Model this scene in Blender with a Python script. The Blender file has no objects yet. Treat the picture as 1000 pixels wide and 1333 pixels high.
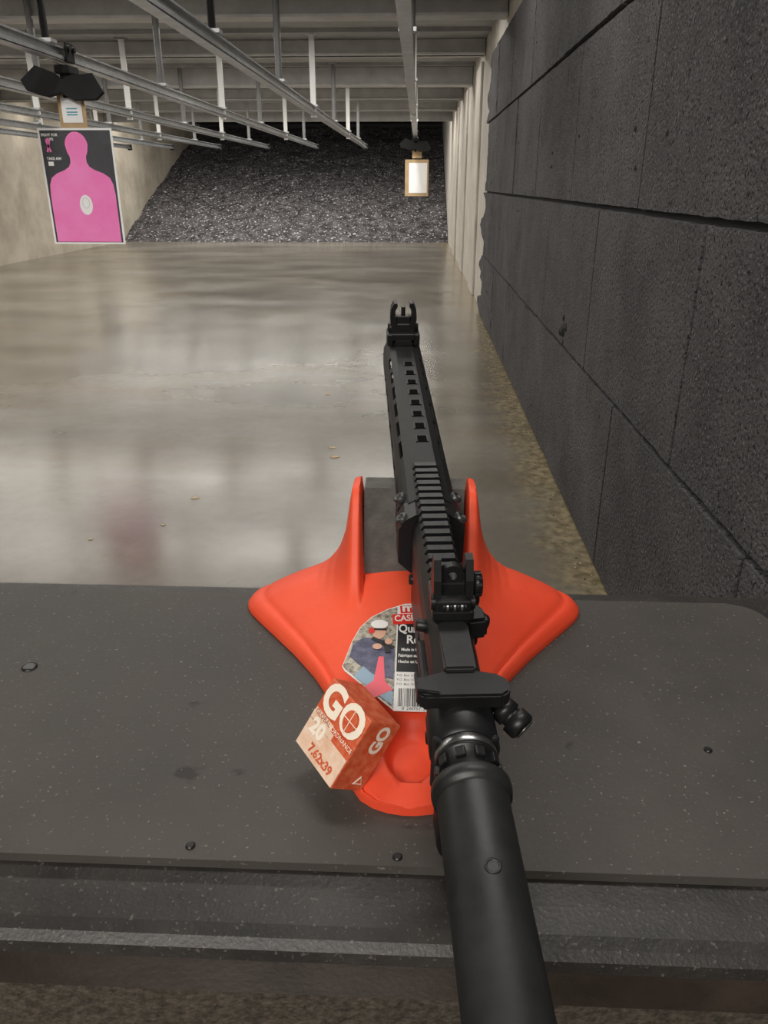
import bpy, bmesh, math, random
from mathutils import Vector, Matrix, noise as mnoise
random.seed(4)
scene = bpy.context.scene
scene.view_settings.view_transform = 'Standard'

# ------------------------------------------------------------------ materials
def new_mat(name):
    m = bpy.data.materials.new(name); m.use_nodes = True
    nt = m.node_tree
    return m, nt, nt.nodes['Principled BSDF']

def mat(name, col, rough=0.5, metal=0.0, col2=None, nscale=5.0, lo=0.35, hi=0.65, bump=None, coat=0.0,
        speck=None, rough2=None, spec=None, detail=6, mapping=None, speck2=None):
    m, nt, b = new_mat(name)
    N, L = nt.nodes, nt.links
    tc = N.new('ShaderNodeTexCoord')
    vec = tc.outputs['Object']
    if mapping:
        mp = N.new('ShaderNodeMapping'); mp.inputs['Scale'].default_value = mapping
        L.new(vec, mp.inputs['Vector']); vec = mp.outputs['Vector']
    b.inputs['Base Color'].default_value = (*col, 1)
    b.inputs['Roughness'].default_value = rough
    b.inputs['Metallic'].default_value = metal
    if spec is not None: b.inputs['Specular IOR Level'].default_value = spec
    if coat: b.inputs['Coat Weight'].default_value = coat
    out = None
    if col2 is not None:
        n = N.new('ShaderNodeTexNoise'); n.inputs['Scale'].default_value = nscale
        n.inputs['Detail'].default_value = detail; n.inputs['Roughness'].default_value = 0.65
        L.new(vec, n.inputs['Vector'])
        r = N.new('ShaderNodeValToRGB')
        r.color_ramp.elements[0].position = lo; r.color_ramp.elements[0].color = (*col, 1)
        r.color_ramp.elements[1].position = hi; r.color_ramp.elements[1].color = (*col2, 1)
        L.new(n.outputs['Fac'], r.inputs['Fac'])
        out = r.outputs['Color']
        if rough2 is not None:
            mr = N.new('ShaderNodeMapRange'); mr.inputs['From Min'].default_value = lo; mr.inputs['From Max'].default_value = hi
            mr.inputs['To Min'].default_value = rough; mr.inputs['To Max'].default_value = rough2
            L.new(n.outputs['Fac'], mr.inputs['Value']); L.new(mr.outputs['Result'], b.inputs['Roughness'])
    for sp_ in (speck, speck2):
        if not sp_: continue
        n2 = N.new('ShaderNodeTexNoise'); n2.inputs['Scale'].default_value = sp_[0]; n2.inputs['Detail'].default_value = 3
        L.new(vec, n2.inputs['Vector'])
        r2 = N.new('ShaderNodeValToRGB')
        r2.color_ramp.elements[0].position = sp_[1]; r2.color_ramp.elements[0].color = (0, 0, 0, 1)
        r2.color_ramp.elements[1].position = sp_[1] + 0.04; r2.color_ramp.elements[1].color = (1, 1, 1, 1)
        L.new(n2.outputs['Fac'], r2.inputs['Fac'])
        mx = N.new('ShaderNodeMix'); mx.data_type = 'RGBA'
        L.new(r2.outputs['Color'], mx.inputs[0])
        if out: L.new(out, mx.inputs[6])
        else: mx.inputs[6].default_value = (*col, 1)
        mx.inputs[7].default_value = (*sp_[2], 1)
        out = mx.outputs[2]
    if out: L.new(out, b.inputs['Base Color'])
    if bump:
        n3 = N.new('ShaderNodeTexNoise'); n3.inputs['Scale'].default_value = bump[0]; n3.inputs['Detail'].default_value = 4
        L.new(vec, n3.inputs['Vector'])
        bp = N.new('ShaderNodeBump'); bp.inputs['Strength'].default_value = bump[1]
        bp.inputs['Distance'].default_value = bump[2] if len(bump) > 2 else 0.002
        L.new(n3.outputs['Fac'], bp.inputs['Height']); L.new(bp.outputs['Normal'], b.inputs['Normal'])
    return m

# ------------------------------------------------------------------ mesh builder
class MB:
    def __init__(s):
        s.v = []; s.f = []; s.mi = []; s.sm = []; s.mats = []
    def slot(s, m):
        if m not in s.mats: s.mats.append(m)
        return s.mats.index(m)
    def add(s, vs, fs, m, smooth=False, M=None):
        o = len(s.v); k = s.slot(m)
        for p in vs:
            p = Vector(p)
            s.v.append(M @ p if M is not None else p)
        for f in fs:
            s.f.append([i + o for i in f]); s.mi.append(k); s.sm.append(smooth)
    def box(s, c, size, m, M=None, bev=0.0, seg=2, R=None, taper=None):
        bm = bmesh.new(); bmesh.ops.create_cube(bm, size=1.0)
        for v in bm.verts:
            t = 1.0
            if taper and v.co.z > 0: t = taper
            v.co = Vector((v.co.x * size[0] * t, v.co.y * size[1] * t, v.co.z * size[2]))
        if bev: bmesh.ops.bevel(bm, geom=bm.edges[:], offset=bev, segments=seg, affect='EDGES', profile=0.5)
        T = Matrix.Translation(Vector(c))
        if R is not None: T = T @ R
        if M is not None: T = M @ T
        bm.verts.index_update()
        s.add([v.co.copy() for v in bm.verts], [[v.index for v in f.verts] for f in bm.faces], m, bev > 0 and seg > 2, T)
        bm.free()
    def lathe(s, p0, axis, prof, m, n=32, M=None, smooth=True):
        a = Vector(axis).normalized(); u = a.orthogonal().normalized(); w = a.cross(u)
        p0 = Vector(p0); vs = []; fs = []
        for d, r in prof:
            for i in range(n):
                t = 2 * math.pi * i / n
                vs.append(p0 + a * d + (u * math.cos(t) + w * math.sin(t)) * r)
        for k in range(len(prof) - 1):
            for i in range(n):
                j = (i + 1) % n
                fs.append([k * n + i, k * n + j, (k + 1) * n + j, (k + 1) * n + i])
        s.add(vs, fs, m, smooth, M)
        s.add(vs[:n], [list(range(n))[::-1]], m, False, M)
        s.add(vs[-n:], [list(range(n))], m, False, M)
    def cyl(s, p0, p1, r, m, n=24, M=None, r1=None):
        p0 = Vector(p0); p1 = Vector(p1); d = (p1 - p0).length
        s.lathe(p0, p1 - p0, [(0, r), (d, r if r1 is None else r1)], m, n, M)
    def sphere(s, c, r, m, M=None, sc=(1, 1, 1), u=16, v=10):
        bm = bmesh.new(); bmesh.ops.create_uvsphere(bm, u_segments=u, v_segments=v, radius=r)
        for q in bm.verts: q.co = Vector((q.co.x * sc[0], q.co.y * sc[1], q.co.z * sc[2])) + Vector(c)
        bm.verts.index_update()
        s.add([q.co.copy() for q in bm.verts], [[q.index for q in f.verts] for f in bm.faces], m, True, M); bm.free()
    def prism(s, pts, z0, z1, m, M=None, bev=0.0):
        n = len(pts)
        vs = [(x, y, z0) for x, y in pts] + [(x, y, z1) for x, y in pts]
        fs = [list(range(n))[::-1], list(range(n, 2 * n))] + [[i, (i + 1) % n, n + (i + 1) % n, n + i] for i in range(n)]
        if bev:
            bm = bmesh.new(); bv = [bm.verts.new(p) for p in vs]
            for f in fs: bm.faces.new([bv[i] for i in f])
            bmesh.ops.bevel(bm, geom=bm.edges[:], offset=bev, segments=2, affect='EDGES')
            bm.verts.index_update()
            vs = [v.co.copy() for v in bm.verts]; fs = [[v.index for v in f.verts] for f in bm.faces]; bm.free()
        s.add(vs, fs, m, False, M)
    def text(s, body, size, M, m, ext=0.0, align='CENTER', bold=0.0, sx=1.0):
        cu = bpy.data.curves.new('t', 'FONT'); cu.body = body; cu.size = size; cu.extrude = ext
        cu.align_x = align; cu.align_y = 'CENTER'; cu.offset = bold; cu.resolution_u = 4
        ob = bpy.data.objects.new('t', cu); scene.collection.objects.link(ob)
        bpy.context.view_layer.update()
        me = bpy.data.meshes.new_from_object(ob.evaluated_get(bpy.context.evaluated_depsgraph_get()))
        s.add([Vector((v.co.x * sx, v.co.y, v.co.z)) for v in me.vertices], [list(p.vertices) for p in me.polygons], m, False, M)
        bpy.data.objects.remove(ob); bpy.data.curves.remove(cu); bpy.data.meshes.remove(me)
    def build(s, name, parent=None, M=None):
        me = bpy.data.meshes.new(name)
        me.from_pydata([tuple(v) for v in s.v], [], s.f)
        for m in s.mats: me.materials.append(m)
        me.polygons.foreach_set('material_index', s.mi)
        me.polygons.foreach_set('use_smooth', s.sm)
        me.update()
        ob = bpy.data.objects.new(name, me); scene.collection.objects.link(ob)
        if M is not None: ob.matrix_world = M
        if parent: ob.parent = parent
        return ob

def T(x, y, z): return Matrix.Translation((x, y, z))
def RX(a): return Matrix.Rotation(math.radians(a), 4, 'X')
def RY(a): return Matrix.Rotation(math.radians(a), 4, 'Y')
def RZ(a): return Matrix.Rotation(math.radians(a), 4, 'Z')

# ------------------------------------------------------------------ room
XL, XR, Y0, YB, ZC = -7.26, 0.72, -2.2, 28.0, 2.80

m_floor, nt, b = new_mat('polished_concrete')
N, L = nt.nodes, nt.links
tc = N.new('ShaderNodeTexCoord')
def noise_n(scale, detail=6, mp=None, rough=0.6):
    n = N.new('ShaderNodeTexNoise'); n.inputs['Scale'].default_value = scale; n.inputs['Detail'].default_value = detail
    n.inputs['Roughness'].default_value = rough
    if mp:
        q = N.new('ShaderNodeMapping'); q.inputs['Scale'].default_value = mp; L.new(tc.outputs['Object'], q.inputs['Vector'])
        L.new(q.outputs['Vector'], n.inputs['Vector'])
    else: L.new(tc.outputs['Object'], n.inputs['Vector'])
    return n.outputs['Fac']
def ramp(fac, stops):
    r = N.new('ShaderNodeValToRGB'); e = r.color_ramp.elements
    while len(e) < len(stops): e.new(0.5)
    for i, (p, c) in enumerate(stops): e[i].position = p; e[i].color = (*c, 1)
    L.new(fac, r.inputs['Fac']); return r.outputs['Color']
def mixc(f, a, c, mode='MIX'):
    x = N.new('ShaderNodeMix'); x.data_type = 'RGBA'; x.blend_type = mode
    if isinstance(f, float): x.inputs[0].default_value = f
    else: L.new(f, x.inputs[0])
    for s_, q in ((6, a), (7, c)):
        if isinstance(q, tuple): x.inputs[s_].default_value = (*q, 1)
        else: L.new(q, x.inputs[s_])
    return x.outputs[2]
base = ramp(noise_n(0.7, 3, None, .5), [(0.28, (0.140, 0.126, 0.103)), (0.72, (0.235, 0.216, 0.182))])
stain = ramp(noise_n(0.9, 4, (0.7, 1.5, 1), .5), [(0.44, (1, 1, 1)), (0.78, (0.42, 0.38, 0.33))])
c1 = mixc(0.9, base, stain, 'MULTIPLY')
brown = ramp(noise_n(1.3, 3, (0.30, 1.4, 1), .5), [(0.45, (1, 1, 1)), (0.78, (0.74, 0.58, 0.40))])
c1 = mixc(0.6, c1, brown, 'MULTIPLY')
fine = ramp(noise_n(16, 5, None, 0.6), [(0.30, (0.90, 0.90, 0.90)), (0.70, (1.08, 1.08, 1.08))])
c2 = mixc(0.8, c1, fine, 'MULTIPLY')
spots = ramp(noise_n(5.5, 2, None, .5), [(0.70, (1, 1, 1)), (0.80, (0.66, 0.58, 0.48))])
c2 = mixc(0.6, c2, spots, 'MULTIPLY')
sep = N.new('ShaderNodeSeparateXYZ'); L.new(tc.outputs['Object'], sep.inputs[0])
ma = N.new('ShaderNodeMath'); ma.operation = 'MULTIPLY_ADD'; ma.inputs[1].default_value = 0.55; L.new(noise_n(4, 6), ma.inputs[0]); L.new(sep.outputs['X'], ma.inputs[2])
mr = N.new('ShaderNodeMapRange'); mr.inputs['From Min'].default_value = 0.70; mr.inputs['From Max'].default_value = 0.94
mr.inputs['To Max'].default_value = .85
L.new(ma.outputs[0], mr.inputs['Value'])
dcol = ramp(noise_n(22, 5), [(0.38, (0.13, 0.10, 0.05)), (0.62, (0.33, 0.27, 0.16))])
c3 = mixc(mr.outputs['Result'], c2, dcol)
L.new(c3, b.inputs['Base Color'])
rr = N.new('ShaderNodeMapRange'); rr.inputs['From Min'].default_value = 0.3; rr.inputs['From Max'].default_value = 0.7
rr.inputs['To Min'].default_value = 0.16; rr.inputs['To Max'].default_value = 0.25
L.new(noise_n(1.2, 3), rr.inputs['Value']); L.new(rr.outputs['Result'], b.inputs['Roughness'])
b.inputs['Specular IOR Level'].default_value = 0.9
bp = N.new('ShaderNodeBump'); bp.inputs['Strength'].default_value = 0.04; bp.inputs['Distance'].default_value = 0.002
L.new(noise_n(5, 2), bp.inputs['Height']); L.new(bp.outputs['Normal'], b.inputs['Normal'])

m_conc = mat('painted_concrete', (0.40, 0.37, 0.325), 0.8, col2=(0.54, 0.505, 0.455), nscale=2.2, bump=(30, 0.3, 0.004))
m_concL = mat('raw_concrete', (0.29, 0.255, 0.205), 0.8, col2=(0.46, 0.415, 0.34), nscale=1.2, bump=(20, 0.4, 0.006))
m_ceil = mat('ceiling_paint', (0.27, 0.268, 0.26), 0.8, col2=(0.36, 0.357, 0.35), nscale=3)
m_beam = mat('beam_paint', (0.42, 0.41, 0.395), 0.6, col2=(0.55, 0.54, 0.525), nscale=4)
m_dark = mat('dark_paint', (0.03, 0.03, 0.03), 0.9)
m_foam = mat('acoustic_rubber', (0.048, 0.046, 0.049), 0.85, col2=(0.112, 0.108, 0.113), nscale=2.4, lo=0.3, hi=0.75, detail=9,
             speck=(120, 0.60, (0.155, 0.150, 0.158)), speck2=(95, 0.60, (.020, .019, .021)), bump=(100, 1.0, 0.010), spec=.25)
m_berm = mat('shredded_rubber', (0.018, 0.017, 0.018), 0.75, col2=(0.12, 0.112, 0.118), nscale=5, lo=0.38, hi=0.70, detail=10,
             speck=(14, 0.62, (0.40, 0.385, 0.385)), speck2=(24, .65, (.66, .64, .64)), bump=(14, 1.0, 0.08), spec=.3)

def simple_box(name, x0, x1, y0, y1, z0, z1, m):
    B = MB(); B.box(((x0 + x1) / 2, (y0 + y1) / 2, (z0 + z1) / 2), (x1 - x0, y1 - y0, z1 - z0), m); return B.build(name)

simple_box('floor', XL - .15, XR + .15, Y0, YB, -0.1, 0, m_floor)
simple_box('wall_left', XL - .15, XL, Y0, YB, 0, ZC + .6, m_concL)
simple_box('wall_back', XL - .15, XR + .15, YB, YB + .15, 0, ZC + .6, m_dark)
simple_box('wall_front', XL - .15, XR + .15, Y0 - .15, Y0, 0, ZC, m_conc)
B = MB()
B.box((XR + .075, (Y0 + YB) / 2, (ZC + .6) / 2), (0.15, YB - Y0, ZC + .6), m_conc)
for y in (10.6, 13.4, 16.2):
    B.box((XR - .015, y, 1.3), (0.03, 0.9, 2.6), m_conc, bev=0.008)
B.build('wall_right')
B = MB()
B.box(((XL + XR) / 2, (Y0 + 19.5) / 2, ZC + .05), (XR - XL + .3, 19.5 - Y0, .1), m_ceil)
y = 0.6
while y < 19:
    B.box(((XL + XR) / 2, y, ZC - .02), (XR - XL - .01, 0.05, .04), m_ceil); y += 1.24
for y, d in ((2.4, .2), (5.0, .2), (7.6, .2), (10.0, .16), (12.2, .24), (14.8, .18), (17.2, .16)):
    B.box(((XL + XR) / 2, y, ZC - d / 2), (XR - XL - .01, 0.10, d), m_beam, bev=.01)
    B.box(((XL + XR) / 2, y, ZC - d + .01), (XR - XL - .02, 0.22, .02), m_beam)
B.box(((XL + XR) / 2, 19.5, ZC - .09), (XR - XL - .01, 0.12, .2), m_ceil)
B.build('ceiling')
simple_box('ceiling_bullet_trap', XL - .15, XR + .15, 19.56, YB, ZC + .3, ZC + .4, m_dark)

# rubber berm
B = MB(); nx, ny = 130, 120; vs = []; fs = []
for j in range(ny + 1):
    for i in range(nx + 1):
        x = XL + .01 + (XR - XL - .02) * i / nx; t = j / ny; y = 19.7 + 8.2 * t; z = -.02 + 2.98 * t ** 0.95
        k = mnoise.fractal(Vector((x * 1.2, y * 1.2, 0)), 1.0, 2.0, 5)
        z += (0.08 * k + .03) * min(1, 8 * t)
        yy = y + (0.04 * mnoise.noise(Vector((x * 5, y * 5, 3)))) * (1 if 0 < j < ny else 0)
        if j == 0: yy += 0.15 * mnoise.noise(Vector((x * 2, 0, 9)))
        vs.append((x, yy, z))
for j in range(ny):
    for i in range(nx):
        a = j * (nx + 1) + i; fs.append([a, a + 1, a + nx + 2, a + nx + 1])
B.add(vs, fs, m_berm, True); B.build('rubber_berm')

# foam wall panels
B = MB(); XF = 0.677
B.box((0.708, 3.55, 1.235), (0.02, 10.1, 2.46), m_dark)
rows = [(0.0, .622, 2.60), (.622, 1.238, 1.955), (1.238, 1.870, 2.60), (1.870, 2.47, 1.955)]
for z0, z1, yo in rows:
    ys = [yo + 1.155 * k for k in range(-4, 8)]
    ys = [-1.5] + [q for q in ys if -1.4 < q < 8.3] + [8.8]
    for a, c in zip(ys[:-1], ys[1:]):
        g = 0.0038; gz = .006; a2, c2_, b0, b1 = a + g, c - g, z0 + gz, z1 - gz
        nu = max(4, int((c2_ - a2) / .035)); nv = 18; vs = []; fs = []
        warp = random.uniform(-.003, .004); last = c > 8.7
        for j in range(nv + 1):
            for i in range(nu + 1):
                yy = a2 + (c2_ - a2) * i / nu; zz = b0 + (b1 - b0) * j / nv
                ed = (i in (0, nu)) or (j in (0, nv))
                x = XF + warp + 0.003 * mnoise.noise(Vector((yy * 3, zz * 3, z0))) + (0.035 if ed else 0)
                if i == 1: yy = a2 + .004
                if i == nu - 1: yy = c2_ - .004
                if j == 1: zz = b0 + .004
                if j == nv - 1: zz = b1 - .004
                if last and i >= nu - 8:
                    wgt = (i - (nu - 8)) / 8
                    yy += wgt * (0.8 * mnoise.noise(Vector((zz * 5, 1, z0 * 3))) + .25 * mnoise.noise(Vector((zz * 17, 1, 2))) - .12)
                if last and not ed: x += 0.008 * mnoise.noise(Vector((yy * 6, zz * 14, 5)))
                if yy < 7 and not ed: x += 0.0012 * mnoise.noise(Vector((yy * 30, zz * 30, 7)))
                if ed: x -= 0.008 * abs(mnoise.noise(Vector((yy * 12, zz * 12, 5))))
                if (j in (1, nv - 1)) and not ed: zz += .004 * mnoise.noise(Vector((yy * 14, z0 * 9 + j, 4)))
                vs.append((min(x, .714), yy, zz))
        for j in range(nv):
            for i in range(nu):
                k = j * (nu + 1) + i; fs.append([k, k + nu + 1, k + nu + 2, k + 1])
        B.add(vs, fs, m_foam, False)
m_torn = mat('torn_rubber', (.012, .012, .012), .9, col2=(.035, .035, .035), nscale=60)
for dy_, dz_, r in ((0, 0, .034), (.07, -.02, .022), (-.06, .02, .020), (.02, .05, .016), (-.01, -.055, .013)):
    B.sphere((XF + .000, 3.62 + dy_, .70 + dz_), r, m_torn, sc=(.5, 1, 1), u=7, v=5)
for i in range(110):
    yy = random.uniform(1.6, 8.4); zz = random.uniform(.05, 2.3); r = random.uniform(.003, .010)
    B.sphere((XF - .0005, yy, zz), r, m_torn, sc=(.25, random.uniform(.8, 1.8), random.uniform(.6, 1.4)), u=7, v=5)
B.build('acoustic_wall_panels')

B = MB(); m_box = mat('grey_box', (0.16, 0.16, 0.155), 0.5, col2=(.2, .2, .19))
B.box((XL + .12, 18.0, 1.75), (0.24, 0.7, 0.75), m_box, bev=.02)
B.box((XL + .25, 18.0, 1.75), (0.02, 0.6, 0.65), m_box, bev=.008)
B.build('electrical_box')

# ------------------------------------------------------------------ target rails
m_galv = mat('galvanised_steel', (0.36, 0.37, 0.38), 0.38, metal=0.85, col2=(0.50, 0.51, 0.52), nscale=12)
m_white = mat('white_painted_metal', (0.78, 0.78, 0.77), 0.5, col2=(.84, .84, .82))
m_blackp = mat('black_painted_metal', (0.008, 0.008, 0.009), 0.7, col2=(.014, .014, .014), spec=.2)
m_grey = mat('grey_painted_metal', (0.16, 0.16, 0.16), 0.5, col2=(.22, .22, .22))
ZR = 2.02
lanes = [-.08, -1.18, -2.25, -3.33, -4.4, -5.45, -6.4]
for li, X in enumerate(lanes):
    B = MB()
    B.box((X, 10.25, ZR + .035), (.012, 16.5, .07), m_galv)
    B.box((X, 10.25, ZR), (.066, 16.5, .010), m_galv)
    B.box((X, 10.25, ZR + .07), (.066, 16.5, .010), m_galv)
    B.box((X - .030, 10.25, ZR + .012), (.006, 16.5, .026), m_galv)
    B.box((X + .030, 10.25, ZR + .012), (.006, 16.5, .026), m_galv)
    B.box((X, 18.5, ZR + .03), (.09, .05, .12), m_blackp, bev=.006)
    for k in range(6):
        y = 5.0 + 2.25 * k + (0.25 if X < -2 else 0)
        mm = m_blackp if k == 0 else (m_grey if k % 2 else m_white)
        if k == 0: B.cyl((X, y, ZR + .07), (X, y, ZC), .022, mm, 16)
        elif k % 2: B.cyl((X, y, ZR + .07), (X, y, ZC), .028, mm, 12)
        else: B.box((X, y, (ZR + ZC) / 2 + .0), (.06, .02, ZC - ZR + .06), mm)
        B.box((X, y, ZR + .085), (.10, .09, .02), m_galv)
        B.box((X, y, ZC - .01), (.12, .12, .02), m_galv)
    yt = {0: 14.0, 2: 5.47}.get(li)
    if yt:
        for dx_ in (-.045, .045):
            B.box((X + dx_, yt, ZR + .05), (.012, .12, .11), m_blackp, bev=.003)
            for dy_ in (-.035, .035): B.cyl((X + dx_, yt + dy_, ZR + .07), (X + dx_ * 1.5, yt + dy_, ZR + .07), .018, m_blackp, 16)
    B.build('target_rail')

# ------------------------------------------------------------------ pink silhouette target
m_card = mat('cardboard', (0.40, 0.27, 0.14), 0.8, col2=(.48, .34, .19), nscale=9)
m_paper = mat('white_paper', (0.84, 0.83, 0.82), 0.7, col2=(.88, .87, .86))
m_tblack = mat('print_black', (0.035, 0.035, 0.04), 0.6, col2=(.06, .06, .065))
m_pink = mat('print_pink', (0.90, 0.19, 0.50), 0.55, col2=(.93, .26, .58), nscale=4)
m_tgrey = mat('print_grey', (0.5, 0.5, 0.5), 0.6)
def carrier(B, X, y, z):
    B.box((X, y, z - .035), (.10, .16, .05), m_blackp, bev=.01)
    B.box((X, y, z - .09), (.07, .08, .08), m_blackp, bev=.008)
    for sgn in (-1, 1):
        pts = [(0, -.05), (.08 * sgn, -.08), (.22 * sgn, -.06), (.26 * sgn, -.01), (.18 * sgn, .09), (.05 * sgn, .06), (0, .03)]
        if sgn < 0: pts = pts[::-1]
        B.prism(pts, -.014, .014, m_blackp, M=T(X, y - .09, z - .125) @ RY(7) @ RX(72))
X, Yt = -2.24, 5.47
B = MB(); carrier(B, X, Yt, ZR - .01)
B.box((X, Yt, 1.855), (.085, .03, .07), m_blackp, bev=.005)
B.box((X, Yt, 1.742), (.175, .006, .20), m_card)
B.box((X, Yt - .005, 1.755), (.13, .002, .15), m_paper)
m_teal = mat('print_teal', (.05, .3, .4), .6)
for dz_ in (0, -.02, -.035): B.box((X, Yt - .0065, 1.76 + dz_), (.07, .001, .007), m_teal)
PW, PH = .49, .71; ztop = 1.648
Mp = T(X, Yt - .012, ztop) @ RX(90)
B.box((0, -PH / 2, -.002), (PW, PH, .004), m_paper, M=Mp)
B.box((0, -PH / 2, .0008), (PW - .026, PH - .024, .0012), m_tblack, M=Mp)
body = [(.220, -.695), (.220, -.40), (.213, -.335), (.195, -.295), (.155, -.268), (.10, -.248), (.068, -.228), (.055, -.205), (.053, -.18)]
head = [(.072 * math.sin(t) * (1.0 if math.cos(t) < 0 else 1.06), -.108 + .088 * math.cos(t)) for t in [math.radians(a) for a in range(130, 0, -12)]]
right = body + head
left = [(-x, y) for x, y in right[::-1]]
B.prism(right + left, .0016, .0024, m_pink, M=Mp)
def ell(cx, cy, rx, ry, n=32): return [(cx + rx * math.cos(2 * math.pi * i / n), cy + ry * math.sin(2 * math.pi * i / n)) for i in range(n)]
B.prism(ell(.012, -.462, .043, .062), .0025, .003, m_paper, M=Mp)
B.prism(ell(.012, -.450, .024, .034), .0031, .0034, m_tgrey, M=Mp)
B.prism(ell(.012, -.450, .021, .031), .0035, .0038, m_paper, M=Mp)
for q in ((-.2, -.03, 'FIGHT FOR'), (-.195, -.055, 'LIFE'), (-.19, -.17, 'TAKE AIM')):
    B.text(q[2], .022, Mp @ T(q[0] + .03, q[1] - .01, .002), m_paper, bold=.0006)
for sg in (-1, 1): B.box((-.185, -.105, .0022), (.012, .075, .001), m_pink, M=Mp, R=RZ(18 * sg))
B.prism(ell(-.185, -.07, .014, .012), .0016, .0030, m_pink, M=Mp)
B.box((-.185, -.21, .0022), (.035, .025, .001), m_paper, M=Mp)
B.build('silhouette_target')

X, Yt = -.045, 14.0; B = MB(); carrier(B, X - .03, Yt, ZR - .01)
B.box((X - .03, Yt, 1.855), (.03, .02, .12), m_blackp)
B.box((X, Yt, 1.76), (.16, .02, .12), m_card)
B.box((X, Yt - .01, 1.40), (.39, .01, .56), m_card)
B.box((X + .02, Yt - .02, 1.40), (.30, .004, .46), m_paper)
B.build('paper_target')

# ------------------------------------------------------------------ shooting bench
ZB = .970
m_bench = mat('bench_black_rubber', (0.013, 0.012, 0.011), 0.48, col2=(0.030, 0.027, 0.024), nscale=30,
              speck=(420, 0.64, (.08, .072, .062)), bump=(420, 0.5, 0.0006))
m_mat = mat('rubber_mat', (0.037, 0.034, 0.030), 0.54, col2=(0.070, 0.064, 0.057), nscale=5, lo=.3, hi=.72, rough2=.66, detail=9,
            speck=(330, 0.66, (.15, .14, .12)), speck2=(30, .70, (.024, .022, .020)), bump=(300, 0.35, 0.0008), spec=.4)
m_front = mat('bench_front_edge', (0.022, 0.016, 0.014), 0.30, col2=(0.045, 0.033, 0.028), nscale=20, bump=(300, .3, .0008))
m_carpet = mat('brown_carpet', (0.035, 0.028, 0.021), 0.85, col2=(0.10, 0.082, 0.064), nscale=160, bump=(170, 1, .004))
B = MB()
prof = [(.644, .925), (.644, .962), (.641, .9645), (.330, .9645), (.300, .9628), (.284, .9612), (.2775, .9590), (.273, .9555), (.271, .950), (.2712, .925)]
x0, x1 = -1.15, .672; n = len(prof)
vs = [(x0, a, c) for a, c in prof] + [(x1, a, c) for a, c in prof]
for i in range(n):
    j = (i + 1) % n
    mm = m_front if i == 8 else m_bench
    B.add([vs[i], vs[j], vs[j + n], vs[i + n]], [[0, 3, 2, 1]], mm, False)
B.add(vs, [list(range(n)), list(range(n, 2 * n))[::-1]], m_bench)
B.box(((x0 + x1) / 2, .375, .4625), (x1 - x0, .03, .925), m_carpet)
for xx in (-1.1, .62): B.box((xx, .50, .4625), (.05, .22, .925), m_bench)
def rrect(x0, x1, y0, y1, r, n=8):
    p = []
    for cx, cy, a0 in ((x1 - r, y0 + r, -90), (x1 - r, y1 - r, 0), (x0 + r, y1 - r, 90), (x0 + r, y0 + r, 180)):
        for i in range(n + 1):
            a = math.radians(a0 + 90 * i / n); p.append((cx + r * math.cos(a), cy + r * math.sin(a)))
    return p
B.prism(rrect(-1.08, .312, .316, .620, .028), .9640, ZB, m_mat, bev=.0018)
m_bolt = mat('bolt_black', (.012, .012, .012), .35)
for x, y in ((-.30, .495), (-.125, .325), (-.006, .322), (.05, .321), (.20, .42)):
    r = .0060 if x < -.2 else .0028
    B.lathe((x, y, ZB - .0005), (0, 0, 1), [(0, r), (.0012, r), (.0018, r * .7)], m_bolt, 16)
m_grit = mat('grit', (.25, .22, .18), .8)
for i in range(110):
    x, y = random.uniform(-.35, .29), random.uniform(.33, .60)
    if abs(x) < .12 and y > .34: continue
    B.sphere((x, y, ZB + .0002), random.uniform(.0002, .0006), m_grit, u=8, v=6)
B.build('shooting_bench')

B = MB(); m_deb = mat('paper_scrap', (.45, .34, .20), .8)
for x, y, s_ in ((-.10, 4.2, .045), (-.45, 3.95, .02), (-.42, 3.8, .025), (-1.0, 3.2, .02), (.02, 3.0, .012), (-1.05, 2.9, .012), (-.6, 5.1, .02), (-.2, 6.9, .015), (-1.3, 2.75, .012)):
    B.prism([(s_ * random.uniform(.6, 1.3) * math.cos(a), s_ * random.uniform(.5, .9) * math.sin(a)) for a in [i * .9 for i in range(7)]], .0, .002, m_deb, M=T(x, y, .001))
for i in range(110):
    x = .66 - abs(random.gauss(0, .035)); y = random.uniform(1.5, 9.0)
    B.sphere((x, y, .001), random.uniform(.002, .005), m_deb if i % 3 else m_dark, sc=(1, 1.3, .5), u=8, v=6)
B.build('floor_debris')

# ------------------------------------------------------------------ orange gun rest
m_org = mat('orange_plastic', (0.76, 0.066, 0.026), 0.50, col2=(0.84, 0.098, 0.040), nscale=6, bump=(220, .2, .0008), spec=.35)
outline = [(.353, .004), (.3545, .013), (.358, .022), (.364, .030), (.373, .0355), (.39, .038), (.41, .040), (.435, .047), (.46, .058), (.49, .074),
           (.52, .094), (.55, .117), (.572, .134), (.583, .142), (.592, .1465), (.600, .1475), (.608, .146), (.615, .140), (.620, .128), (.622, .115)]
def interp(tab, v):
    if v <= tab[0][0]: return tab[0][1]
    for (a, p), (c, q) in zip(tab[:-1], tab[1:]):
        if v <= c: return p + (q - p) * (v - a) / (c - a)
    return tab[-1][1]
hbt = [(.353, .006), (.37, .013), (.40, .017), (.45, .026), (.50, .037), (.55, .047), (.585, .052), (.622, .050)]
hpt = [(.0405, 0), (.0418, .25), (.0432, .80), (.0450, 1.0), (.0510, 1.0), (.0535, .82), (.0565, .55), (.0605, .32), (.066, .15), (.074, .04), (.082, 0)]
def sstep(a, c, v):
    t = max(0, min(1, (v - a) / (c - a))); return t * t * (3 - 2 * t)
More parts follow.
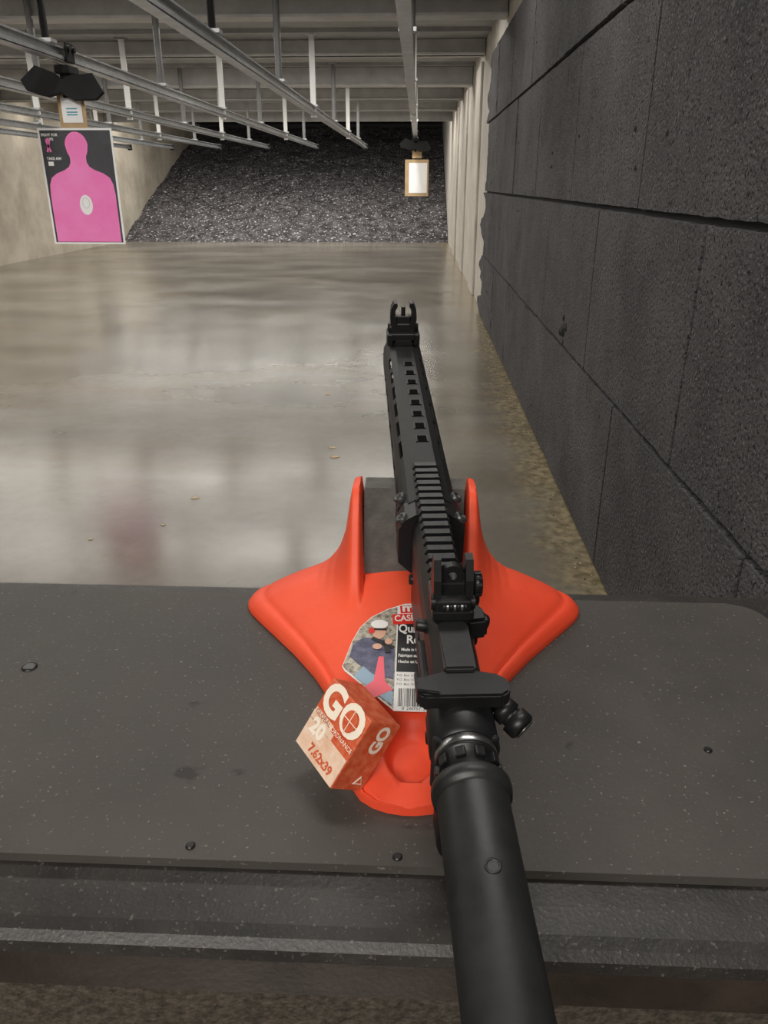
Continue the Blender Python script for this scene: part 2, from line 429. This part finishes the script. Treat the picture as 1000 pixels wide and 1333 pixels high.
def Hrest(x, y):
    hw = interp(outline, y); ax = abs(x); hb = interp(hbt, y)
    u = min(1, ax / hw)
    e = .0075
    z = e + (hb - e) * (1 - u ** 2) if y > .45 else e + (hb - e) * (1 - u ** 4)
    z *= 1 - .45 * max(0, (u - .955) / .045) ** 2
    z -= .0022 * math.exp(-((u - .90) / .022) ** 2)
    g = sstep(.520, .592, y) ** 1.8
    z += .073 * g * (interp(hpt, ax) if ax < .082 else 0)
    d = math.hypot((x - .001) / .019, (y - .394) / .027)
    z -= .0125 * (1 - sstep(.60, 1.0, d))
    return max(z, .003)
ss = [0, .05, .1, .15, .2] + [.2 + .4 * i / 60 for i in range(1, 61)] + [.65, .7, .75, .8, .83, .85, .87, .885, .9, .915, .93, .945, .96, .975, .99, 1.0]
ss = [-q for q in ss[:0:-1]] + ss
ysr = [.353, .3537, .3545, .356, .358, .361, .364, .368, .373] + [.373 + (.572 - .373) * i / 62 for i in range(1, 63)] + [.572 + .050 * i / 26 for i in range(1, 27)]
nxr = len(ss); vs = []; fs = []
for y in ysr:
    hw = interp(outline, y)
    for q in ss: x = q * hw; vs.append((x, y, ZB + Hrest(x, y)))
for j in range(len(ysr) - 1):
    for i in range(nxr - 1):
        a = j * nxr + i; fs.append([a, a + 1, a + nxr + 1, a + nxr])
B = MB()
bidx = [i for i in range(nxr)] + [j * nxr + nxr - 1 for j in range(1, len(ysr))] + [(len(ysr) - 1) * nxr + i for i in range(nxr - 2, -1, -1)] + [j * nxr for j in range(len(ysr) - 2, 0, -1)]
no = len(vs)
for k in bidx: vs.append((vs[k][0], vs[k][1], ZB + .0003))
for k in range(len(bidx)):
    k2 = (k + 1) % len(bidx); fs.append([bidx[k2], bidx[k], no + k, no + k2])
B.add(vs, fs, m_org, True)
rest = B.build('gun_rest_stand')
md = rest.modifiers.new('w', 'EDGE_SPLIT'); md.split_angle = math.radians(50)
m_pad = mat('foam_pad', (.060, .058, .053), .8, col2=(.11, .105, .096), nscale=50, bump=(300, .6, .001))
B2 = MB()
hx = .0415
lobes = [[(-hx, .048), (-.015, .048), (-.015, .117), (-hx, .117)], [(.029, .048), (hx, .048), (hx, .117), (.029, .117)], [(-.015, .048), (.029, .048), (.029, .086), (-.015, .086)]]
for pp in lobes:
    n = len(pp); vv = []
    for q in (0, 1):
        for x, z in pp:
            y = .574 + (z - .048) * .30 if q == 0 else .6195
            vv.append((x, y, ZB + z))
    B2.add(vv, [list(range(n)), list(range(n, 2 * n))[::-1]] + [[i, i + n, (i + 1) % n + n, (i + 1) % n] for i in range(n)], m_pad)
pad = B2.build('cradle_pad', parent=rest)

# product label
m_lblack = mat('label_black', (.02, .02, .02), .35); m_lwhite = mat('label_white', (.78, .77, .75), .3)
m_lred = mat('label_red', (.65, .03, .02), .35)
m_lpic = mat('label_foliage', (.14, .12, .09), .35, col2=(.46, .43, .36), nscale=260, lo=.38, hi=.58)
m_lnavy = mat('label_navy', (.05, .05, .09), .35, col2=(.14, .14, .22), nscale=120); m_skin = mat('label_skin', (.62, .36, .25), .4)
m_lblue = mat('label_blue', (.25, .36, .46), .4); m_lpink = mat('label_pinkrest', (.8, .12, .16), .4)
B = MB()
slope = math.degrees(math.atan2(.018, .105))
ML = T(0, .417, ZB + .0275) @ RX(slope)
lab = [(-.011, 0), (.040, 0), (.040, .108), (.010, .112), (-.006, .1105), (-.020, .103), (-.031, .094), (-.039, .082), (-.044, .066), (-.049, .040), (-.047, .036)]
B.prism(lab, 0, .0006, m_lwhite, M=ML)
pic = [(-.0115, .0015), (-.0115, .106), (-.020, .1020), (-.0305, .0935), (-.0385, .0815), (-.0435, .066), (-.0485, .0405), (-.0465, .037)][::-1]
B.prism(pic, .0007, .0009, m_lpic, M=ML)
B.prism([(-.0445, .050), (-.030, .034), (-.0122, .028), (-.0122, .058), (-.020, .068), (-.036, .070), (-.043, .062)], .0010, .0012, m_lnavy, M=ML)
B.prism([(-.040, .030), (-.0122, .004), (-.0122, .016), (-.034, .040)], .00135, .00145, m_lblue, M=ML)
B.prism([(-.034, .018), (-.025, .010), (-.0125, .018), (-.018, .026), (-.020, .050), (-.0235, .050), (-.026, .026)], .0015, .0016, m_lpink, M=ML)
B.prism(ell(-.0245, .0765, .0052, .0080), .0014, .0016, m_skin, M=ML)
B.prism(ell(-.0245, .0845, .0066, .0048), .0017, .0019, m_lwhite, M=ML)
B.prism(ell(-.0300, .077, .0024, .0032), .0018, .0020, m_lred, M=ML)
B.box((-.0235, .0785, .0021), (.0095, .0018, .0003), m_lblack, M=ML)
B.box((-.021, .064, .0018), (.019, .0032, .0004), m_lblack, M=ML, R=RZ(-32))
B.box((-.018, .060, .0018), (.004, .012, .0004), m_lblack, M=ML, R=RZ(12))
B.prism(ell(-.025, .060, .0035, .003), .0019, .0021, m_skin, M=ML)
B.prism(ell(-.017, .0655, .0028, .003), .0019, .0021, m_skin, M=ML)
B.box((.0150, .062, .0009), (.051, .052, .0004), m_lblack, M=ML)
B.box((.003, .0925, .0012), (.036, .0115, .0004), m_lred, M=ML, R=RZ(5))
B.text('CASE-GARD', .0095, ML @ T(-.0135, .0915, .0015) @ RZ(5), m_lwhite, bold=.0002, align='LEFT', sx=.72)
B.box((-.003, .1035, .0010), (.0125, .0085, .0004), m_lred, M=ML, R=RZ(5))
B.text('m', .0130, ML @ T(-.003, .1045, .0014) @ RZ(5), m_lwhite, bold=.0004)
B.text('Quick', .0125, ML @ T(-.0100, .0805, .0013), m_lwhite, align='LEFT', bold=.0003, sx=.66)
B.text('Rest', .0125, ML @ T(-.0040, .0685, .0013), m_lwhite, align='LEFT', bold=.0003, sx=.72)
for k, t_ in enumerate(('Made in U.S.A.', 'Fabrique aux', 'Hecho en USA')):
    B.text(t_, .0042, ML @ T(-.0095 + (.002 if k == 0 else 0), .058 - .0062 * k, .0013), m_lwhite, align='LEFT', bold=.0001, sx=.7)
for k in range(3): B.text('P.O. Box 13117 Dayton', .0030, ML @ T(-.0100, .0325 - .0042 * k, .0008), m_lblack, align='LEFT', sx=.8)
xx = -.0085
while xx < .032:
    w_ = random.choice((.0003, .0006, .0010)); B.box((xx, .012, .0008), (w_, .016, .0003), m_lblack, M=ML); xx += w_ + random.choice((.0004, .0007))
B.text('0 26057 36172', .0040, ML @ T(.006, .002, .0008), m_lblack)
B.build('product_label')

# ------------------------------------------------------------------ ammunition box
m_ared = mat('carton_red', (.56, .075, .025), .5, col2=(.72, .19, .085), nscale=160, lo=.4, hi=.7)
m_acream = mat('carton_cream', (.74, .47, .32), .5, col2=(.84, .64, .50), nscale=110, lo=.35, hi=.65)
m_alight = mat('carton_light', (.90, .80, .67), .5); m_atext = mat('carton_text', (.30, .06, .03), .5)
Lx = Vector((-52, -25.7, -87.9)).normalized()
Tx = Vector((34.8, 28.8, -29.1)); Tx = (Tx - Lx * Tx.dot(Lx)).normalized()
Wx = Vector((-57.4, 80.4, 10.3)); Wx = (Wx - Lx * Wx.dot(Lx) - Tx * Wx.dot(Tx)).normalized()
bl, bw, bt = .0485, .0445, .0265
C = Vector((-.0295, .3655, ZB + .0065))
D = C - Tx * bt
E = D + Wx * bw
def frame(o, x, y, z): return Matrix(((x.x, y.x, z.x, o.x), (x.y, y.y, z.y, o.y), (x.z, y.z, z.z, o.z), (0, 0, 0, 1)))
MF = frame(E, -Wx, -Lx, -Tx)
B = MB()
B.box((bw / 2, bl / 2, -bt / 2), (bw, bl, bt), m_ared, M=MF, bev=.0008)
B.box((bw / 2, bl * .21, .0001), (bw - .001, bl * .40, .0004), m_acream, M=MF)
B.box((bw * .29, bl * .455, .0001), (bw * .56, bl * .12, .0004), m_acream, M=MF)
B.text('GO', .0270, MF @ T(bw * .50, bl * .79, .0005), m_alight, bold=.0011)
B.prism(ell(bw * .70, bl * .79, .0060, .0070), .0008, .0009, m_ared, M=MF)
B.box((bw * .70, bl * .79, .0011), (.0004, .016, .0003), m_alight, M=MF); B.box((bw * .70, bl * .79, .0011), (.016, .0004, .0003), m_alight, M=MF)
B.box((bw * .26, bl * .535, .0005), (bw * .46, bl * .075, .0004), m_acream, M=MF)
B.box((bw * .74, bl * .535, .0006), (bw * .50, bl * .075, .0004), m_ared, M=MF)
B.text('GLOBAL', .0045, MF @ T(bw * .25, bl * .535, .0008), m_atext); B.text('ORDNANCE', .0042, MF @ T(bw * .74, bl * .535, .0010), m_alight)
B.text('20', .0135, MF @ T(bw * .26, bl * .365, .0005), m_alight, bold=.0007)
B.text('RIFLE ROUNDS', .0028, MF @ T(bw * .26, bl * .245, .0005), m_alight)
B.text('7.62x39', .0080, MF @ T(bw * .58, bl * .13, .0005), m_ared, bold=.0003)
MS = frame(D, Tx, -Lx, -Wx)
B.text('GO', .0125, MS @ T(bt * .60, bl * .76, .0004) @ RZ(90), m_alight, bold=.0006)
B.prism([(bt * .55, .005), (bt * .85, .005), (bt * .70, .011)], .0002, .0005, m_alight, M=MS)
B.prism([(bt * .61, .006), (bt * .79, .006), (bt * .70, .0095)], .0006, .0008, m_ared, M=MS)
B.build('ammunition_box')

# ------------------------------------------------------------------ rifle
m_gun = mat('anodised_black', (0.006, 0.006, 0.0065), 0.40, col2=(0.010, 0.010, 0.011), nscale=60, bump=(500, .15, .0003), spec=.38)
m_gunm = mat('polymer_black', (0.006, 0.006, 0.006), 0.50, col2=(0.010, 0.010, 0.010), nscale=80, bump=(600, .3, .0004), spec=.3)
m_gunh = mat('paler_black', (0.030, 0.030, 0.031), 0.35, spec=.6)  # paler, glossier black for clamp screw heads and knob end
m_gune = mat('vent_highlight_black', (0.013, 0.013, 0.014), 0.45, spec=.4)  # lightened black, paints highlights onto the vent rims
m_tube = mat('stock_tube_black', (0.010, 0.0105, 0.0105), 0.40, col2=(0.017, 0.018, 0.018), nscale=25, rough2=.50, bump=(300, .25, .0004), spec=.45)
m_steel = mat('bare_steel', (.42, .42, .43), .28, metal=1.0)
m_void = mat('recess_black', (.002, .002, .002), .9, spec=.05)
O = Vector((.0262, .334, 1.058))
dy = Vector((-.075, .989, .1235)).normalized(); dx = dy.cross(Vector((0, 0, 1))).normalized(); dz = dx.cross(dy)
MR = frame(O, dx, dy, dz)
rifle = bpy.data.objects.new('rifle', None); scene.collection.objects.link(rifle); rifle.matrix_world = MR
B = MB()
B.lathe((0, -.245, 0), (0, 1, 0), [(0, .010), (.002, .0150), (.006, .0172), (.19, .0172), (.192, .0176), (.1925, .0190), (.196, .0196), (.199, .0194), (.2005, .0182), (.202, .0150)], m_tube, 56)
B.lathe((0.001, -.099, .0164), (.05, .0, 1), [(0, .0036), (.0012, .0036), (.0014, .0028), (.0008, .0024)], m_tube, 20)
B.box((-.004, -.115, -.0155), (.021, .125, .016), m_tube, bev=.004, seg=3)
B.build('stock_tube', rifle)
B = MB()
B.lathe((0, -.046, 0), (0, 1, 0), [(0, .0142), (.014, .0142), (.0142, .0160), (.0165, .0160), (.0168, .0150)], m_gun, 40)
B.lathe((0, -.0298, 0), (0, 1, 0), [(0, .0152), (.001, .0158), (.005, .0158), (.006, .0152)], m_steel, 40)
B.lathe((0, -.0235, -.001), (0, 1, 0), [(0, .0165), (.002, .0182), (.024, .0182)], m_gun, 40)
for k in range(10):
    a = 2 * math.pi * k / 10
    B.box((.0152 * math.cos(a), -.036, .0152 * math.sin(a)), (.003, .006, .005), m_gun, bev=.0006, R=RY(-math.degrees(a)))
B.box((0, -.022, -.008), (.034, .004, .036), m_gun, bev=.0018)
B.build('buffer_collar', rifle)
def loft(B, prof_fn, ys, m, smooth=False):
    rings = [prof_fn(y) for y in ys]; n = len(rings[0]); vs = []; fs = []
    for y, r in zip(ys, rings):
        vs += [(x, y, z) for x, z in r]
    for k in range(len(ys) - 1):
        for i in range(n):
            j = (i + 1) % n; fs.append([k * n + i, k * n + j, (k + 1) * n + j, (k + 1) * n + i])
    fs += [list(range(n))[::-1], [(len(ys) - 1) * n + i for i in range(n)]]
    B.add(vs, fs, m, smooth)
B = MB()
def upper(y):
    w = .0145; return [(-w, -.016), (-w, .008), (-.0125, .0145), (-.0095, .019), (-.0078, .0215), (.0078, .0215), (.0095, .019), (.0125, .0145), (w, .008), (w, -.016)][::-1]
loft(B, upper, [.002, .188], m_gun)
B.box((0, .115, .0225), (.0158, .142, .006), m_gun)
B.box((0, .080, -.033), (.0235, .175, .036), m_gun, bev=.003)
B.box((0, .142, -.036), (.0275, .072, .036), m_gun, bev=.003)
B.box((0, .012, -.024), (.030, .030, .022), m_gun, bev=.004)
B.box((-.0155, .040, -.004), (.006, .05, .010), m_gun, bev=.002)
B.box((.0165, .100, .000), (.006, .065, .016), m_gun, bev=.002)
B.lathe((.0120, .078, .010), (.50, -.84, .12), [(0, .0060), (.012, .0060), (.0125, .0066), (.016, .0066), (.017, .0052)], m_gun, 24)
B.prism([(.010, .058), (.0235, .060), (.0225, .070), (.012, .092)], .004, .019, m_gun, bev=.002)
B.lathe((.014, .03, -.012), (1, 0, 0), [(0, .0048), (.005, .0048), (.0055, .004)], m_gun, 16)
B.lathe((-.014, .03, -.012), (-1, 0, 0), [(0, .0048), (.004, .0048), (.0045, .004)], m_gun, 16)
B.box((-.019, .036, -.011), (.004, .022, .005), m_gun, bev=.001)
B.lathe((-.0135, .066, .010), (-1, 0, .2), [(0, .004), (.005, .004), (.006, .003)], m_gun, 16)
for yy in (.012, .165):
    for sx in (-1, 1): B.lathe((.0115 * sx, yy, -.026), (sx, 0, 0), [(0, .004), (.0045, .004), (.005, .003)], m_gun, 16)
B.build('receiver', rifle)
B = MB(); y = .048
def rib(B, y, z=.0255, w=.0212, ln=.0058):
    h = w / 2
    pr = [(-h + .003, z - .001), (-h, z + .0018), (-h + .0022, z + .0050), (h - .0022, z + .0050), (h, z + .0018), (h - .003, z - .001)]
    n = len(pr); vs = [(x, y, q) for x, q in pr] + [(x, y + ln, q) for x, q in pr]
    B.add(vs, [list(range(n)), list(range(n, 2 * n))[::-1]] + [[i, i + n, (i + 1) % n + n, (i + 1) % n] for i in range(n)], m_gun)
while y < .244: rib(B, y); y += .0100
B.box((0, .218, .0232), (.0158, .060, .0055), m_gun)
for y in (.548, .558, .568, .578): rib(B, y)
B.box((0, .566, .0232), (.0158, .036, .0055), m_gun)
B.build('top_rail', rifle)
B = MB()
bar = [(-.0235, -.006), (-.020, -.0085), (.020, -.0085), (.0245, -.005), (.0245, .004), (.019, .0085), (.008, .0085), (.0065, .014), (-.0065, .014), (-.008, .0085), (-.019, .0075), (-.0235, .004)]
B.prism(bar, .0150, .0245, m_gun, bev=.0012)
w_ = .0085
stem = [(-w_, .009), (w_, .009), (w_, .044)] + [(w_ * math.cos(a), .044 + w_ * math.sin(a)) for a in [math.radians(q) for q in range(15, 180, 15)]] + [(-w_, .044)]
B.prism(stem, .0205, .0275, m_tube, bev=.0012)
B.prism([(-.0235, -.005), (-.012, -.0075), (-.012, .006), (-.0235, .004)], .0245, .0262, m_gun, bev=.0006)
B.build('charging_handle', rifle)
B = MB()
B.lathe((.0150, .014, .006), (.62, -.62, -.32), [(0, .0050), (.012, .0050), (.0122, .0074), (.018, .0074), (.0182, .0060), (.0205, .0060), (.0207, .0080), (.0270, .0080), (.0282, .0068), (.0283, .0044), (.0265, .0042)], m_gun, 28)
B.lathe((.0341, -.0050, -.0038), (.62, -.62, -.32), [(0, .0058), (.0006, .0058)], m_gunh, 20)
B.sphere((.0165, .015, .006), .0070, m_gun)
B.build('side_knob', rifle)
# rear sight
B = MB()
B.box((0, .061, .0330), (.0235, .032, .0065), m_gun, bev=.001)
B.box((0, .052, .0385), (.0200, .013, .0085), m_gun, bev=.001)
B.cyl((-.0125, .052, .0385), (.0125, .052, .0385), .0044, m_gun, 20)
for k in range(7): B.lathe((-.006 + .002 * k, .0475, .0385), (1, 0, 0), [(0, .0030), (.0012, .0030)], m_steel if k % 2 else m_gun, 12)
for sx in (-1, 1):
    pr = [(.049, .040), (.067, .040), (.067, .053), (.063, .064), (.056, .064), (.051, .053)]
    n = len(pr); x0_, x1_ = .0090 * sx - .0021, .0090 * sx + .0021
    vs = [(x0_, a, c) for a, c in pr] + [(x1_, a, c) for a, c in pr]
    B.add(vs, [list(range(n))[::-1], list(range(n, 2 * n))] + [[i, (i + 1) % n, (i + 1) % n + n, i + n] for i in range(n)], m_gun)
B.box((0, .060, .0435), (.016, .007, .009), m_gun, bev=.001)
ringv = []; ringf = []
for i in range(24):
    a = 2 * math.pi * i / 24
    for r, yy in ((.0068, .0575), (.0068, .0625), (.0026, .0625), (.0026, .0575)): ringv.append((r * math.cos(a), yy, .052 + r * math.sin(a)))
for i in range(24):
    j = (i + 1) % 24
    for q in range(4): ringf.append([4 * i + q, 4 * i + (q + 1) % 4, 4 * j + (q + 1) % 4, 4 * j + q])
B.add(ringv, ringf, m_gun)
B.lathe((.010, .059, .0455), (1, 0, 0), [(0, .0045), (.002, .0045), (.0021, .0066), (.0068, .0066), (.0072, .005)], m_gun, 20)
for k in range(12):
    a = 2 * math.pi * k / 12
    B.box((.0148, .059 + .0066 * math.cos(a), .0455 + .0066 * math.sin(a)), (.0035, .0016, .0016), m_gun, R=RX(math.degrees(a)))
B.lathe((.0105, .062, .034), (1, 0, 0), [(0, .005), (.0055, .005), (.006, .004)], m_gun, 16)
B.build('rear_sight', rifle)
# handguard
B = MB()
secp = [(-.0095, .0245), (-.0155, .0208), (-.0180, .0178), (-.0212, .0125), (-.0218, .005), (-.0218, -.006), (-.0212, -.014), (-.0185, -.0200), (-.0150, -.0255), (-.0105, -.0285)]
secp = secp + [(-x, z) for x, z in secp[::-1]]
n = len(secp)
ysg = [.196, .262]; y = .275; slots = []
while y < .51:
    slots.append((y, y + .030)); ysg += [y, y + .030]; y += .043
ysg += [.583]
ysg = sorted(set(round(q, 5) for q in ysg))
vs = [(x, y, z) for y in ysg for x, z in secp]; fs = []
for k in range(len(ysg) - 1):
    mid = (ysg[k] + ysg[k + 1]) / 2
    inslot = any(a < mid < c for a, c in slots)
    for i in range(n):
        j = (i + 1) % n
        if inslot and (i in (1, 4, 7, n - 3, n - 6, n - 9)): continue
        fs.append([k * n + i, (k + 1) * n + i, (k + 1) * n + j, k * n + j])
B.add(vs, fs, m_gunm)
hg = B.build('handguard', rifle)
so = hg.modifiers.new('s', 'SOLIDIFY'); so.thickness = .0022; so.offset = -1
B = MB()
for k in range(8):
    yy = .300 + .027 * k; xo = .0020
    for sx in (-1, 1): B.box((xo + .0046 * sx, yy, .0250), (.0014, .0120, .0012), m_gune, bev=.0003)
    B.box((xo, yy + .0060, .0250), (.0102, .0012, .0012), m_gune, bev=.0003)
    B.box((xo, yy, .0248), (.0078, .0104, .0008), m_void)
def clampf(y): return [(-.024, -.018), (-.024, .010), (-.019, .018), (-.0115, .0225), (.0115, .0225), (.019, .018), (.024, .010), (.024, -.018), (.014, -.0285), (-.014, -.0285)][::-1]
loft(B, clampf, [.176, .200], m_gun)
loft(B, lambda y: [(x * .97, z * .97) for x, z in clampf(y)], [.206, .222], m_gun)
for yy in (.182, .212):
    for sx in (-1, 1):
        B.lathe((.0205 * sx, yy, .0150), (sx * .6, 0, .8), [(0, .0048), (.0030, .0048), (.0036, .0040), (.0037, .0022), (.0020, .0020)], m_gunh, 18)
B.cyl((0, .18, 0), (0, .60, 0), .0085, m_gun, 24)
B.lathe((0, .60, 0), (0, 1, 0), [(0, .0085), (.001, .011), (.04, .011), (.042, .009)], m_gun, 24)
B.build('handguard_hardware', rifle)
# front sight
B = MB()
B.box((0, .566, .0335), (.0260, .028, .0080), m_gun, bev=.001)
for sx in (-1, 1): B.box((.0150 * sx, .566, .0300), (.0070, .026, .014), m_gun, bev=.0015)
B.box((0, .567, .0415), (.0270, .016, .0110), m_gun, bev=.001)
for sx in (-1, 1):
    pr = [(.0060, .044), (.0140, .044), (.0150, .054), (.0140, .0640), (.0105, .0700), (.0070, .0700), (.0066, .066), (.0090, .0625), (.0092, .054)]
    if sx < 0: pr = [(-a, c) for a, c in pr[::-1]]
    n_ = len(pr); vs = [(a, .559, c) for a, c in pr] + [(a, .575, c) for a, c in pr]
    B.add(vs, [list(range(n_)), list(range(n_, 2 * n_))[::-1]] + [[i, i + n_, (i + 1) % n_ + n_, (i + 1) % n_] for i in range(n_)], m_gun)
B.cyl((0, .567, .044), (0, .567, .0645), .0024, m_gun, 12)
B.box((0, .567, .0500), (.016, .010, .010), m_gun, bev=.001)
for sx in (-1, 1): B.lathe((.0125 * sx, .569, .040), (sx, 0, 0), [(0, .005), (.0045, .005), (.005, .0035)], m_gun, 16)
B.build('front_sight', rifle)
B = MB()
B.box((0, -.012, -.060), (.0235, .030, .042), m_gunm, bev=.006, seg=3, R=RX(-8))
B.box((0, .055, -.0555), (.010, .075, .0025), m_gun, bev=.001)
B.box((0, .045, -.050), (.005, .004, .012), m_gun, bev=.001)
B.build('grip', rifle)

# ------------------------------------------------------------------ lights
def area(name, loc, sx, sy, power, col=(1, .96, .895), rot=(0, 0, 0)):
    l = bpy.data.lights.new(name, 'AREA'); l.shape = 'RECTANGLE'; l.size = sx; l.size_y = sy; l.energy = power; l.color = col
    o = bpy.data.objects.new(name, l); o.location = loc; o.rotation_euler = [math.radians(a) for a in rot]; scene.collection.objects.link(o); return o
cx = (XL + XR) / 2
for i, (y, p) in enumerate(((3.0, 100), (5.6, 95), (8.2, 100), (10.6, 105), (12.8, 110), (15.4, 130), (17.8, 190))):
    area('ceiling_light', (cx, y, ZC - .05), 7.2, .25, p)
area('berm_light', (cx, 19.8, ZC + .15), 7.2, .25, 180, rot=(25, 0, 0))
area('booth_light', (-.6, -1.5, 2.5), 1.6, .5, 58, (1, .95, .88), rot=(38, 0, 0))
area('booth_light', (.2, .9, 2.6), .9, .3, 12, (1, .95, .9))
def spot(loc, tgt, e, ang):
    sp = bpy.data.lights.new('target_spot', 'SPOT'); sp.energy = e; sp.spot_size = math.radians(ang); sp.spot_blend = .6; sp.shadow_soft_size = .05
    o = bpy.data.objects.new('target_spot', sp); o.location = loc; scene.collection.objects.link(o)
    o.rotation_euler = (Vector(tgt) - o.location).to_track_quat('-Z', 'Y').to_euler()
spot((-.2, 10.5, 2.6), (-.04, 14, 1.4), 260, 13)
spot((-2.0, 2.2, 2.6), (-2.24, 5.47, 1.35), 130, 26)

w = bpy.data.worlds.new('world'); scene.world = w; w.use_nodes = True
w.node_tree.nodes['Background'].inputs[0].default_value = (.5, .5, .52, 1); w.node_tree.nodes['Background'].inputs[1].default_value = .15

# ------------------------------------------------------------------ camera
cam = bpy.data.cameras.new('camera'); co = bpy.data.objects.new('camera', cam); scene.collection.objects.link(co)
co.location = (0, 0, 1.32); co.rotation_euler = (math.radians(90 - 23.17), 0, math.radians(2.42))
cam.sensor_fit = 'VERTICAL'; cam.sensor_height = 24; cam.sensor_width = 18; cam.lens = 24 * 1000 / 1333
cam.clip_start = .01; cam.clip_end = 100
scene.camera = co
